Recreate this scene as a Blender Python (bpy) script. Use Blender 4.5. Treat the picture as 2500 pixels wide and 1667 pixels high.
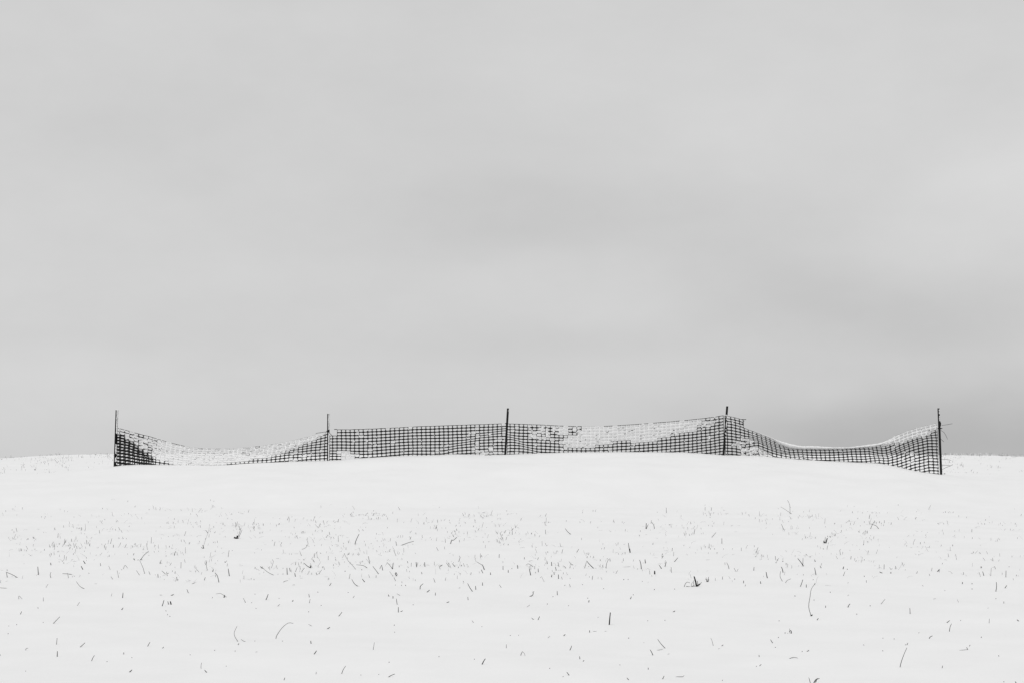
import bpy, math, random
import numpy as np
from mathutils import Vector

random.seed(7)
rng = np.random.default_rng(11)
scene = bpy.context.scene
col = scene.collection
for o in list(bpy.data.objects):
    bpy.data.objects.remove(o, do_unlink=True)

# ------------------------------------------------------------------ camera
F = 5903.0          # focal length in pixels of a 2500 px wide frame (an 85 mm lens)
YH = 1122.0         # eye level, a row of that frame
EYE = 1.5
cam_d = bpy.data.cameras.new('camera')
cam_d.lens = 85.0
cam_d.sensor_width = 36.0
cam_d.shift_y = (YH - 833.5) / 2500.0
cam_d.clip_start = 0.5
cam_d.clip_end = 20000
cam = bpy.data.objects.new('camera', cam_d)
cam.location = (0, 0, EYE)
cam.rotation_euler = (math.radians(90), 0, 0)
col.objects.link(cam)
scene.camera = cam

# ------------------------------------------------------------------ sky, sun, exposure
SUN_EL, SUN_AZ = math.radians(52), math.radians(215)     # behind the camera, to the left
world = bpy.data.worlds.new('World')
scene.world = world
world.use_nodes = True
nt = world.node_tree
nt.nodes.clear()
N = nt.nodes.new
L = nt.links.new


def math_node(op, a, b=None, c=None, clamp=False):
    n = N('ShaderNodeMath'); n.operation = op; n.use_clamp = clamp
    for i, v in enumerate((a, b, c)):
        if v is None: continue
        if isinstance(v, (int, float)): n.inputs[i].default_value = v
        else: L(v, n.inputs[i])
    return n.outputs[0]


tc = N('ShaderNodeTexCoord')
sep = N('ShaderNodeSeparateXYZ'); L(tc.outputs['Generated'], sep.inputs[0])


def sky_dir(px, py):
    return Vector(((px - 1250) / F, 1.0, (YH - py) / F)).normalized()


def cloud_blob(px, py, sx, sz, amount, tilt=0.0):
    """one soft cloud mass: a smooth bump of brightness round one direction (sizes in radians)"""
    d = sky_dir(px, py)
    v = N('ShaderNodeVectorMath'); v.operation = 'SUBTRACT'
    L(warp.outputs[0], v.inputs[0]); v.inputs[1].default_value = d
    m = N('ShaderNodeMapping'); m.vector_type = 'TEXTURE'
    m.inputs['Rotation'].default_value = (0, tilt, 0)
    m.inputs['Scale'].default_value = (sx, 1.0, sz)
    L(v.outputs[0], m.inputs['Vector'])
    ln = N('ShaderNodeVectorMath'); ln.operation = 'LENGTH'; L(m.outputs[0], ln.inputs[0])
    mr = N('ShaderNodeMapRange'); mr.interpolation_type = 'SMOOTHERSTEP'
    L(ln.outputs['Value'], mr.inputs['Value'])
    mr.inputs['From Min'].default_value = 0; mr.inputs['From Max'].default_value = 1
    mr.inputs['To Min'].default_value = amount; mr.inputs['To Max'].default_value = 0
    return mr.outputs[0]


def sky_noise(scale, loc, detail, rough, lo, hi):
    m = N('ShaderNodeMapping'); m.inputs['Scale'].default_value = scale; m.inputs['Location'].default_value = loc
    L(tc.outputs['Generated'], m.inputs['Vector'])
    n = N('ShaderNodeTexNoise'); n.inputs['Scale'].default_value = 1; n.inputs['Detail'].default_value = detail
    n.inputs['Roughness'].default_value = rough
    L(m.outputs[0], n.inputs['Vector'])
    mr = N('ShaderNodeMapRange'); L(n.outputs['Fac'], mr.inputs['Value'])
    mr.inputs['From Min'].default_value = 0.25; mr.inputs['From Max'].default_value = 0.75
    mr.inputs['To Min'].default_value = lo; mr.inputs['To Max'].default_value = hi
    return mr.outputs[0], n


_, wn = sky_noise((7, 7, 16), (3.1, 0.4, 2.2), 3, 0.5, 0, 1)
ws = N('ShaderNodeVectorMath'); ws.operation = 'MULTIPLY_ADD'
L(wn.outputs['Color'], ws.inputs[0]); ws.inputs[1].default_value = (.10, 0, .05); ws.inputs[2].default_value = (-.05, 0, -.025)
warp = N('ShaderNodeVectorMath'); warp.operation = 'ADD'
L(tc.outputs['Generated'], warp.inputs[0]); L(ws.outputs[0], warp.inputs[1])

n1, _ = sky_noise((4, 4, 14), (1.3, 5.2, 0.7), 3, 0.45, -0.025, 0.025)
n2, _ = sky_noise((13, 13, 26), (7.7, 2.1, 3.9), 5, 0.55, -0.020, 0.020)
n3, _ = sky_noise((60, 60, 110), (2.7, 9.1, 1.9), 6, 0.6, -0.006, 0.006)
SKY_BASE = 0.640
v = math_node('ADD', math_node('ADD', n1, n2), n3)
for blob in ((2380, 1090, .20, .050, -.135, 0.0),
             (2050, 1050, .16, .030, -.035, 0.0),
             (2150, 735, .15, .026, -.048, 0.05),
             (1380, 560, .15, .030, -.042, 0.06),
             (1250, 830, .14, .014, -.016, 0.0),
             (1300, 715, .13, .018, .014, 0.0),
             (2470, 460, .075, .050, .052, 0.0),
             (380, 300, .07, .022, -.012, 0.0),
             (150, 820, .10, .016, -.010, 0.0),
             (450, 960, .25, .035, .030, 0.0)):
    v = math_node('ADD', v, cloud_blob(*blob))
v = math_node('ADD', v, SKY_BASE)
z0 = math_node('MAXIMUM', sep.outputs['Z'], 0.0)
z2 = math_node('MULTIPLY', z0, z0)
v = math_node('MULTIPLY', v, math_node('MULTIPLY_ADD', z2, 0.45, 1.0))    # an overcast sky is brighter overhead
v10 = math_node('MULTIPLY', v, 10.0)
sky = N('ShaderNodeTexSky'); sky.sky_type = 'NISHITA'; sky.sun_disc = False
sky.sun_elevation = SUN_EL; sky.sun_rotation = SUN_AZ; sky.air_density = 1.0; sky.dust_density = 6.0
bw = N('ShaderNodeRGBToBW'); L(sky.outputs[0], bw.inputs[0])
mixc = math_node('ADD', math_node('MULTIPLY', bw.outputs[0], 0.06), math_node('MULTIPLY', v10, 0.96))
bg = N('ShaderNodeBackground'); bg.inputs['Strength'].default_value = 0.1
L(mixc, bg.inputs['Color'])
wo = N('ShaderNodeOutputWorld'); L(bg.outputs[0], wo.inputs['Surface'])

sun_d = bpy.data.lights.new('sun', 'SUN')
sun_d.energy = 0.65
sun_d.angle = math.radians(35)
sun = bpy.data.objects.new('sun', sun_d)
sdir = Vector((math.sin(SUN_AZ) * math.cos(SUN_EL), math.cos(SUN_AZ) * math.cos(SUN_EL), math.sin(SUN_EL)))
sun.rotation_euler = sdir.to_track_quat('Z', 'Y').to_euler()
sun.location = sdir * 60
col.objects.link(sun)
scene.view_settings.view_transform = 'Standard'
scene.view_settings.look = 'None'
scene.view_settings.gamma = 1
scene.view_settings.exposure = 0
scene.view_settings.use_curve_mapping = False


# ------------------------------------------------------------------ materials
def mat(name, base, rough=0.8, spec=0.3, noise=None, bump=None, sss=0.0):
    """noise = (scale, dark, light): colour grain between two greys; bump = list of (scale, strength, distance)"""
    m = bpy.data.materials.new(name); m.use_nodes = True
    t = m.node_tree; b = t.nodes['Principled BSDF']
    b.inputs['Base Color'].default_value = (base, base, base, 1)
    b.inputs['Roughness'].default_value = rough
    b.inputs['Specular IOR Level'].default_value = spec
    c = t.nodes.new('ShaderNodeTexCoord')
    if noise:
        n = t.nodes.new('ShaderNodeTexNoise'); n.inputs['Scale'].default_value = noise[0]; n.inputs['Detail'].default_value = 4
        t.links.new(c.outputs['Object'], n.inputs['Vector'])
        r = t.nodes.new('ShaderNodeValToRGB')
        r.color_ramp.elements[0].position = .3; r.color_ramp.elements[1].position = .7
        r.color_ramp.elements[0].color = (noise[1],) * 3 + (1,); r.color_ramp.elements[1].color = (noise[2],) * 3 + (1,)
        t.links.new(n.outputs['Fac'], r.inputs[0]); t.links.new(r.outputs[0], b.inputs['Base Color'])
    prev = None
    for sc, st, di in (bump or []):
        n = t.nodes.new('ShaderNodeTexNoise'); n.inputs['Detail'].default_value = 4
        mp = t.nodes.new('ShaderNodeMapping'); mp.inputs['Scale'].default_value = sc
        t.links.new(c.outputs['Object'], mp.inputs['Vector']); t.links.new(mp.outputs[0], n.inputs['Vector'])
        n.inputs['Scale'].default_value = 1
        bp = t.nodes.new('ShaderNodeBump'); bp.inputs['Strength'].default_value = st; bp.inputs['Distance'].default_value = di
        t.links.new(n.outputs['Fac'], bp.inputs['Height'])
        if prev: t.links.new(prev, bp.inputs['Normal'])
        prev = bp.outputs[0]
    if prev: t.links.new(prev, b.inputs['Normal'])
    return m


M_SNOW = mat('wind_packed_snow', .86, .9, .15, (1.7, .835, .865),
             [((1.2, 3.0, 1), .5, .02), ((9, 22, 9), .35, .006), ((90, 90, 90), .3, .002)])
M_CRUST = mat('clinging_snow', .84, .9, .1, (30, .80, .87), [((60, 60, 60), .4, .004)])
M_NET = mat('dark_plastic', .014, .7, .15, (14, .011, .018))
M_POST = mat('painted_steel', .006, .6, .2, (40, .004, .010))
M_DARK = mat('wet_dark_straw', .012, .85, .05, (60, .007, .018))
M_MID = mat('weathered_straw', .07, .85, .1, (60, .045, .09))
M_PALE = mat('pale_straw', .28, .85, .1, (60, .22, .34))


# ------------------------------------------------------------------ helpers
def add_obj(name, verts, faces, mats, parent=None, loc=None, midx=None, smooth=False):
    me = bpy.data.meshes.new(name)
    if loc is not None:
        verts = [(x - loc[0], y - loc[1], z - loc[2]) for x, y, z in verts]
    me.from_pydata([tuple(map(float, p)) for p in verts], [], faces)
    if not isinstance(mats, (list, tuple)): mats = [mats]
    for m in mats: me.materials.append(m)
    if midx is not None: me.polygons.foreach_set('material_index', midx)
    if smooth: me.polygons.foreach_set('use_smooth', [True] * len(me.polygons))
    me.update()
    o = bpy.data.objects.new(name, me); col.objects.link(o)
    if parent is not None:
        o.parent = parent
        pl = parent_world(parent)
        o.location = tuple((loc[i] if loc is not None else 0) - pl[i] for i in range(3))
    elif loc is not None:
        o.location = loc
    return o


def parent_world(p):
    t = Vector((0, 0, 0))
    while p is not None:
        t += p.location; p = p.parent
    return t


def tag(o, label=None, cat=None, group=None, kind=None):
    if label: o['label'] = label
    if cat: o['category'] = cat
    if group: o['group'] = group
    if kind: o['kind'] = kind
    return o


def empty(name, loc):
    o = bpy.data.objects.new(name, None); o.empty_display_size = .1; o.location = loc; col.objects.link(o)
    return o


def at(px, py, Y):
    """a point at distance Y that stands on the ray through a pixel of the photograph"""
    return ((px - 1250) * Y / F, Y, EYE - (py - YH) * Y / F)


# smooth value noise on numpy arrays
_tab = rng.random((256, 256))


def vnoise(x, y):
    x = np.asarray(x, float); y = np.asarray(y, float)
    xi = np.floor(x).astype(int); yi = np.floor(y).astype(int)
    fx = x - xi; fy = y - yi
    fx = fx * fx * (3 - 2 * fx); fy = fy * fy * (3 - 2 * fy)
    a = _tab[xi & 255, yi & 255]; b = _tab[(xi + 1) & 255, yi & 255]
    c = _tab[xi & 255, (yi + 1) & 255]; d = _tab[(xi + 1) & 255, (yi + 1) & 255]
    return (a * (1 - fx) + b * fx) * (1 - fy) + (c * (1 - fx) + d * fx) * fy


def curve(pts, smooth=14.0):
    """a smooth curve y(x) through hand-measured points"""
    xs = np.array([p[0] for p in pts], float); ys = np.array([p[1] for p in pts], float)
    gx = np.arange(xs[0] - 60, xs[-1] + 60, 1.0)
    gy = np.interp(gx, xs, ys)
    lo = gx < xs[0]; hi = gx > xs[-1]
    gy[lo] = ys[0] + (gx[lo] - xs[0]) * (ys[1] - ys[0]) / (xs[1] - xs[0])
    gy[hi] = ys[-1] + (gx[hi] - xs[-1]) * (ys[-1] - ys[-2]) / (xs[-1] - xs[-2])
    k = np.exp(-0.5 * (np.arange(-40, 41) / (smooth / 2)) ** 2); k /= k.sum()
    g2 = np.convolve(np.pad(gy, 40, mode='edge'), k, 'valid')
    return lambda x: np.interp(x, gx, g2)


# ------------------------------------------------------------------ the ground
D = 37.0                      # the fence stands this far away
PPM = F / D                   # pixels per metre there
snow_line = curve([(-400, 1176), (-100, 1168), (60, 1160), (180, 1150), (279, 1137.5), (311, 1134.5), (336, 1133.5), (413, 1134.5),
                   (490, 1135.5), (540, 1135.5), (606, 1130), (667, 1127.5), (744, 1125), (800, 1123.7), (837, 1121.8),
                   (869, 1118.5), (901, 1116.7), (965, 1113), (1040, 1111), (1116, 1107.5), (1167, 1109), (1193, 1110),
                   (1231, 1108.4), (1295, 1106.5), (1320, 1104.8), (1396, 1103.7), (1511, 1102.7), (1573, 1103),
                   (1662, 1103.3), (1713, 1106.2), (1764, 1110), (1815, 1111), (1851, 1111.5), (1889, 1114.8),
                   (1953, 1120.5), (2017, 1124.3), (2093, 1128), (2144, 1129.8), (2169, 1134.5), (2195, 1139.6),
                   (2220, 1146), (2246, 1151), (2284, 1156), (2330, 1161), (2420, 1166), (2600, 1172), (2900, 1178)], 10)
skyline = curve([(-800, 1127), (0, 1118.5), (140, 1111.5), (285, 1108), (600, 1109), (1250, 1112), (1900, 1109), (2320, 1110),
                 (2420, 1111), (2500, 1113.5), (3300, 1121)], 40)
CREST = 54.0
dips = [(310, 35.2, .9, .55, -.030), (430, 35.0, 1.2, .5, -.022), (880, 35.4, .8, .4, -.034), (790, 34.6, .9, .4, -.018),
        (1310, 35.7, .5, .35, -.030), (1420, 36.3, .7, .25, -.022), (1640, 36.5, .7, .25, -.018), (1690, 35.4, .8, .4, -.026),
        (1860, 36.0, .8, .35, -.024), (1960, 35.3, .9, .4, -.026), (2170, 35.0, 1.2, .4, -.02), (1100, 34.6, 1.4, .5, .02),
        (1500, 34.9, 1.6, .5, .02)]
_wr = np.random.default_rng(5)
waves = [(_wr.uniform(.6, 1.8), _wr.uniform(.6, 2.2), _wr.uniform(0, 6.28), .0045) for _ in range(9)] + \
        [(_wr.uniform(3, 8), _wr.uniform(5, 10), _wr.uniform(0, 6.28), .0009) for _ in range(12)]


def field(X, Y):
    """the sloping field without the drift: climbs to a crest, then falls away beyond it"""
    a = 0.115 + 0.0426 * (Y - 15.0)
    zc = EYE - (skyline(1250 + F * X / CREST) - YH) * CREST / F
    t = np.clip((Y - 41.0) / (CREST - 41.0), 0, 1)
    a41 = 0.115 + 0.0426 * 26.0
    # hermite from the ramp's slope at 41 m to level at the crest
    h = CREST - 41.0
    up = (2 * t**3 - 3 * t**2 + 1) * a41 + (t**3 - 2 * t**2 + t) * h * 0.0426 + (-2 * t**3 + 3 * t**2) * zc
    d = np.clip(Y - CREST, 0, None)
    down = zc - 0.0009 * np.minimum(d, 60)**2 - np.clip(d - 60, 0, 60) * .05
    return np.where(Y < 41.0, a, np.where(Y < CREST, up, down))


def ground(X, Y):
    X = np.asarray(X, float); Y = np.asarray(Y, float)
    z = field(X, Y)
    pxf = 1250 + F * X / D
    zf = EYE - (snow_line(pxf) - YH) / PPM
    amp = zf - (0.115 + 0.0426 * (D - 15.0))
    foot = 32.3 + .5 * (vnoise(X * .35 + 9, X * 0 + 3) - .5)
    t = np.clip((Y - foot) / (D + .15 - foot), 0, 1)
    front = 1 - (1 - t) ** 1.9
    front = front * np.clip(t / .18, 0, 1) ** .6
    tb = np.clip((Y - D - .15) / 5.5, 0, 1)
    back = 1 - (tb * tb * (3 - 2 * tb))
    back = np.where(tb > 0, np.maximum(0, back - .35 * np.minimum(tb * 6, 1) * (1 - tb)), 1)
    z = z + amp * np.where(Y <= D + .15, front, back)
    for px, dy, sx, sy, a in dips:
        cx = (px - 1250) * dy / F
        z = z + 1.5 * a * np.exp(-((X - cx) / sx) ** 2 - ((Y - dy) / sy) ** 2)
    calm = np.clip(np.abs(Y - D) / 1.5, .12, 1) * np.clip((150 - Y) / 100, 0, 1)
    r = 0
    for kx, ky, ph, am in waves:
        r = r + am * np.sin(kx * X + ky * Y + ph)
    r = r + .04 * (vnoise(X * .55 + 40, Y * .45 + 12) - .5) * np.clip((32 - Y) / 4, 0, 1)
    r = r + .008 * (vnoise(X * 3.1 + 4, Y * 3.3 + 2) - .5)
    return z + r * calm


def hit(px, py):
    """where the line of sight through a pixel first meets the ground"""
    Ys = np.arange(12, 60, .03)
    Xs = (px - 1250) * Ys / F
    Zs = EYE - (py - YH) * Ys / F
    below = Zs < ground(Xs, Ys)
    i = int(np.argmax(below)) if below.any() else len(Ys) - 1
    return float(Xs[i]), float(Ys[i])


def growth(a, b, step, ratio):
    out = [a]
    s = step
    while out[-1] < b:
        out.append(out[-1] + s); s *= ratio
    return out


gy = list(np.arange(6, 14, .5)) + list(np.arange(14, 30, .10)) + list(np.arange(30, 39, .05)) + list(np.arange(39, 58, .15)) + growth(58, 9000, .4, 1.13)
gxp = list(np.arange(0, 9.5, .065)) + growth(9.5, 9000, .15, 1.16)
gx = [-x for x in gxp[:0:-1]] + gxp
GX, GY = np.meshgrid(np.array(gx), np.array(gy))
GZ = ground(GX, GY)
nx, ny = len(gx), len(gy)
me = bpy.data.meshes.new('snow_ground')
V = np.stack([GX, GY, GZ], -1).reshape(-1, 3)
ii, jj = np.meshgrid(np.arange(nx - 1), np.arange(ny - 1))
a = (jj * nx + ii).ravel()
Q = np.stack([a, a + 1, a + nx + 1, a + nx], -1)
me.vertices.add(len(V)); me.vertices.foreach_set('co', V.ravel())
me.loops.add(Q.size); me.loops.foreach_set('vertex_index', Q.ravel())
me.polygons.add(len(Q)); me.polygons.foreach_set('loop_start', np.arange(0, Q.size, 4)); me.polygons.foreach_set('loop_total', np.full(len(Q), 4))
me.polygons.foreach_set('use_smooth', np.ones(len(Q), bool))
me.update(calc_edges=True); me.validate()
me.materials.append(M_SNOW)
snow = bpy.data.objects.new('snow_ground', me); col.objects.link(snow)
tag(snow, 'white snow covered field rising to a smooth drift below the fence', None, None, 'structure')

# ------------------------------------------------------------------ the fence
fence = empty('mesh_fence', (0, D, float(ground(0, D))))
tag(fence, 'long sagging black mesh fence on five thin posts, partly snow-crusted, along the drift crest', 'fence')

CW, RH = 10.9, 7.6            # cell pitch, pixels at the fence


class Mesh:
    def __init__(s): s.v = []; s.f = []

    def cell(s, P, n, hx, hy, front, back, off=(0, 0), jit=0.0, solid=False, segs=None):
        """one mesh opening with the half strands round it: P = corner points (tl, tr, br, bl) as (px, py, depth)"""
        P = np.array(P, float)
        def bil(u, w):
            return (P[0] * (1 - u) * (1 - w) + P[1] * u * (1 - w) + P[2] * u * w + P[3] * (1 - u) * w)
        o8 = [(-1, -1), (0, -1), (1, -1), (1, 0), (1, 1), (0, 1), (-1, 1), (-1, 0)]
        b0 = len(s.v)
        outer = [bil((x + 1) / 2, (y + 1) / 2) for x, y in o8]
        inner = []
        for x, y in o8:
            k = 1.0 if (x == 0 or y == 0) else 1.0
            ax = x * hx * (.84 if y else 1); ay = y * hy * (.80 if x else 1)
            p = bil((ax + 1) / 2, (ay + 1) / 2)
            if jit:
                p = p + np.array([random.uniform(-jit, jit), random.uniform(-jit, jit), 0])
            inner.append(p)
        def put(p, dy):
            X, Y, Z = at(p[0] + off[0], p[1] + off[1], D)
            s.v.append((X, Y + p[2] / PPM + dy, Z))
        for p in outer: put(p, front)
        for p in inner: put(p, front)
        for p in outer: put(p, back)
        for p in inner: put(p, back)
        for i in range(8):
            if segs is not None and i not in segs: continue
            j = (i + 1) % 8
            s.f.append((b0 + i, b0 + 8 + i, b0 + 8 + j, b0 + j))
            s.f.append((b0 + 16 + j, b0 + 24 + j, b0 + 24 + i, b0 + 16 + i))
            if not solid:
                s.f.append((b0 + 8 + i, b0 + 24 + i, b0 + 24 + j, b0 + 8 + j))
            s.f.append((b0 + j, b0 + 16 + j, b0 + 16 + i, b0 + i))
        if solid:
            s.f.append(tuple(b0 + 15 - i for i in range(8)))
            s.f.append(tuple(b0 + 24 + i for i in range(8)))

    def tube(s, pts, radii, sides=5, cap=True):
        pts = [Vector(p) for p in pts]
        b0 = len(s.v)
        for i, p in enumerate(pts):
            t = (pts[min(i + 1, len(pts) - 1)] - pts[max(i - 1, 0)])
            t = t.normalized() if t.length > 1e-9 else Vector((0, 0, 1))
            u = t.cross(Vector((0, 1, 0)))
            if u.length < 1e-3: u = t.cross(Vector((1, 0, 0)))
            u.normalize(); w = t.cross(u)
            for k in range(sides):
                an = 2 * math.pi * k / sides
                q = p + (u * math.cos(an) + w * math.sin(an)) * radii[i]
                s.v.append(tuple(q))
        for i in range(len(pts) - 1):
            for k in range(sides):
                a = b0 + i * sides + k; b = b0 + i * sides + (k + 1) % sides
                s.f.append((a, b, b + sides, a + sides))
        if cap:
            s.f.append(tuple(b0 + k for k in range(sides))[::-1])
            e = b0 + (len(pts) - 1) * sides
            s.f.append(tuple(e + k for k in range(sides)))

    def blob(s, c, r, seed=0, n=7, m=5, squash=(1, 1, 1), rough=.25):
        rr = random.Random(seed)
        b0 = len(s.v)
        for i in range(1, m):
            th = math.pi * i / m
            for k in range(n):
                ph = 2 * math.pi * k / n
                q = r * (1 + rr.uniform(-rough, rough))
                s.v.append((c[0] + q * squash[0] * math.sin(th) * math.cos(ph), c[1] + q * squash[1] * math.sin(th) * math.sin(ph), c[2] + q * squash[2] * math.cos(th)))
        s.v.append((c[0], c[1], c[2] + r * squash[2])); s.v.append((c[0], c[1], c[2] - r * squash[2]))
        T, B = len(s.v) - 2, len(s.v) - 1
        for i in range(m - 2):
            for k in range(n):
                a = b0 + i * n + k; b = b0 + i * n + (k + 1) % n
                s.f.append((a, a + n, b + n, b))
        for k in range(n):
            s.f.append((T, b0 + k, b0 + (k + 1) % n))
            e = b0 + (m - 2) * n
            s.f.append((B, e + (k + 1) % n, e + k))

    def box(s, x0, x1, y0, y1, lo, hi):
        """a bar between two rows of corner heights; lo/hi = (z, xshift)"""
        b0 = len(s.v)
        for z, dx in (lo, hi):
            for x, y in ((x0, y0), (x1, y0), (x1, y1), (x0, y1)):
                s.v.append((x + dx, y, z))
        for q in ((0, 1, 5, 4), (1, 2, 6, 5), (2, 3, 7, 6), (3, 0, 4, 7), (4, 5, 6, 7), (3, 2, 1, 0)):
            s.f.append(tuple(b0 + i for i in q))


def inpoly(x, y, poly):
    c = False
    n = len(poly)
    for i in range(n):
        x1, y1 = poly[i]; x2, y2 = poly[(i + 1) % n]
        if (y1 > y) != (y2 > y) and x < (x2 - x1) * (y - y1) / (y2 - y1) + x1:
            c = not c
    return c


# each span: top edge, squeeze of the rows, where snow clings -- all measured on the photograph
top1 = curve([(284, 1042.5), (308, 1049.5), (331, 1056.5), (353, 1062), (381, 1070.5), (400, 1076.5), (420, 1082), (439, 1087), (464, 1092),
              (502, 1094.2), (560, 1094), (591, 1091.5), (642, 1086.5), (693, 1077.5), (731, 1069.5), (769, 1059.5), (800, 1051)], 14)
top2 = curve([(804, 1047.5), (823, 1047), (859, 1047), (895, 1046), (946, 1043.8), (1003, 1040.5), (1040, 1039.3), (1116, 1036.3), (1167, 1034.4), (1236, 1032.3)], 10)
top3 = curve([(1238, 1032.3), (1295, 1034.3), (1320, 1035.3), (1365, 1037.8), (1396, 1039), (1435, 1039.8), (1473, 1039), (1537, 1035.5),
              (1620, 1029.4), (1687, 1023), (1745, 1016.5), (1769, 1012.5)], 12)
# third strand from the top in span 4 (the two above it survive only as a torn flap at the post)
top4 = curve([(1772, 1033), (1790, 1035), (1813, 1040.5), (1851, 1054), (1887, 1069), (1915, 1083), (1935, 1091), (1960, 1093.5), (2010, 1094.5), (2055, 1093.5),
              (2100, 1090.5), (2131, 1087), (2155, 1081), (2170, 1075), (2195, 1061.5), (2233, 1047.5), (2271, 1037), (2294, 1031)], 10)


def ridge(x, k, x0, k0, x1, k1, w, fall=30):
    """rows pinched together along a crease that runs from (x0, row k0) to (x1, row k1)"""
    t = (x - x0) / (x1 - x0)
    kk = k0 + (k1 - k0) * t
    e = min(1, max(0, 1 - max(-t, t - 1, 0) * abs(x1 - x0) / fall))
    return e * math.exp(-((k - kk) / w) ** 2)


def sq1(x, k):
    up = np.interp(x, [288, 340, 420, 500, 600, 700, 760, 800], [1, .93, .70, .55, .52, .60, .80, .98])
    lo = np.interp(x, [288, 340, 420, 500, 600, 700, 760, 800], [1.04, 1, .80, .60, .74, .98, 1, 1])
    t = min(1, max(0, (k - 4) / 4))
    return up * (1 - t) + lo * t - .18 * ridge(x, k, 310, 4, 360, 8, 1.3)


def sq2(x, k):
    return 1.0 - .32 * ridge(x, k, 1110, 6.5, 1235, 1.6, 1.4) - .12 * ridge(x, k, 806, 8, 850, 7, 1.5) + .02 * math.sin(x * .03)


def sq3(x, k):
    return .985 - .38 * ridge(x, k, 1245, 4.0, 1310, 9.5, 1.3) - .10 * ridge(x, k, 1700, 10, 1768, 7, 2)


def sq4(x, k):
    base = np.interp(x, [1775, 1830, 1900, 1960, 2100, 2150, 2200, 2294], [.98, .92, .88, .82, .80, .84, .93, .98])
    fold = np.interp(x, [1815, 1850, 1890, 1920, 1950, 2080, 2125, 2165, 2190], [0, .30, .35, .62, .90, .90, .75, .15, 0])
    base -= .95 * fold * base * (1 if 3 <= k <= 6 else 0)
    base -= .50 * ridge(x, k, 1850, 7.0, 1950, 9.5, 1.3)
    base -= .42 * ridge(x, k, 2148, 9.5, 2268, 6.6, 1.4)
    if k < 3: base = .86
    return max(.06, base)


POLY3 = [(1283, 1000), (1286, 1036), (1285, 1059), (1305, 1069), (1330, 1073), (1350, 1074), (1371, 1083), (1384, 1088.5), (1445, 1091.5), (1458, 1083), (1509, 1077.5),
         (1562, 1075.5), (1600, 1073), (1617, 1070), (1626, 1063), (1656, 1058), (1680, 1055), (1700, 1049), (1699, 1036), (1713, 1032), (1717, 1021), (1722, 1000)]
HOLE3 = [(1353, 1058), (1382, 1058), (1382, 1066), (1372, 1078), (1354, 1078)]
POLY1 = [(400, 1040), (388, 1064), (374, 1082), (380, 1096), (366, 1106), (372, 1112), (385, 1121), (412, 1127), (425, 1140), (540, 1140), (560, 1129), (600, 1123), (640, 1117), (672, 1108),
         (700, 1097), (735, 1083), (770, 1069), (790, 1060), (792, 1040)]


def snow1(x, y):
    if inpoly(x, y, POLY1): return 1.0
    if x < 392 and y < np.interp(x, [284, 300, 345, 372, 392], [1056, 1064, 1098, 1110, 1112]): return .78
    if x > 640 and y < np.interp(x, [640, 720, 790], [1124, 1098, 1068]): return .45
    if 700 < x < 730 and y > 1113: return .8
    if 740 < x < 795 and 1098 < y < 1114: return .5
    return .06


def snow2(x, y):
    if inpoly(x, y, [(822, 1097), (850, 1099), (868, 1110), (868, 1125), (838, 1125), (832, 1112)]): return 1.6
    if 852 < x < 950 and y < top2(x) + 20: return .30
    if 1150 < x < 1207 and y > 1090 - (x - 1150) * .1: return .62
    if 1205 < x < 1225 and y > 1100: return .6
    if 1060 < x < 1125 and y < top2(x) + 22: return .20
    return .12


def snow3(x, y):
    if inpoly(x, y, HOLE3): return .1
    if inpoly(x, y, POLY3):
        if 1386 < x < 1425 and y < 1064: return .72
        if x < 1360: return .52 + (x - 1283) / 77 * .36
        return 1.0
    if 1258 < x < 1290 and y < 1058: return .3
    if 1715 < x < 1745 and y < 1040: return .6
    return .05


def snow4(x, y):
    if inpoly(x, y, [(1780, 1060), (1800, 1064), (1830, 1072), (1850, 1080), (1862, 1092), (1885, 1106), (1885, 1118), (1815, 1118), (1812, 1100), (1796, 1090)]): return .70
    if inpoly(x, y, [(1820, 1096), (1848, 1098), (1856, 1114), (1820, 1114)]): return 1.3
    if x > 2105 and y < np.interp(x, [2105, 2182, 2220, 2232, 2271, 2285], [1094, 1084, 1074, 1068, 1062, 1046]): return .97
    if x > 2220 and 1118 < y < 1150: return .34
    return .05


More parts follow.
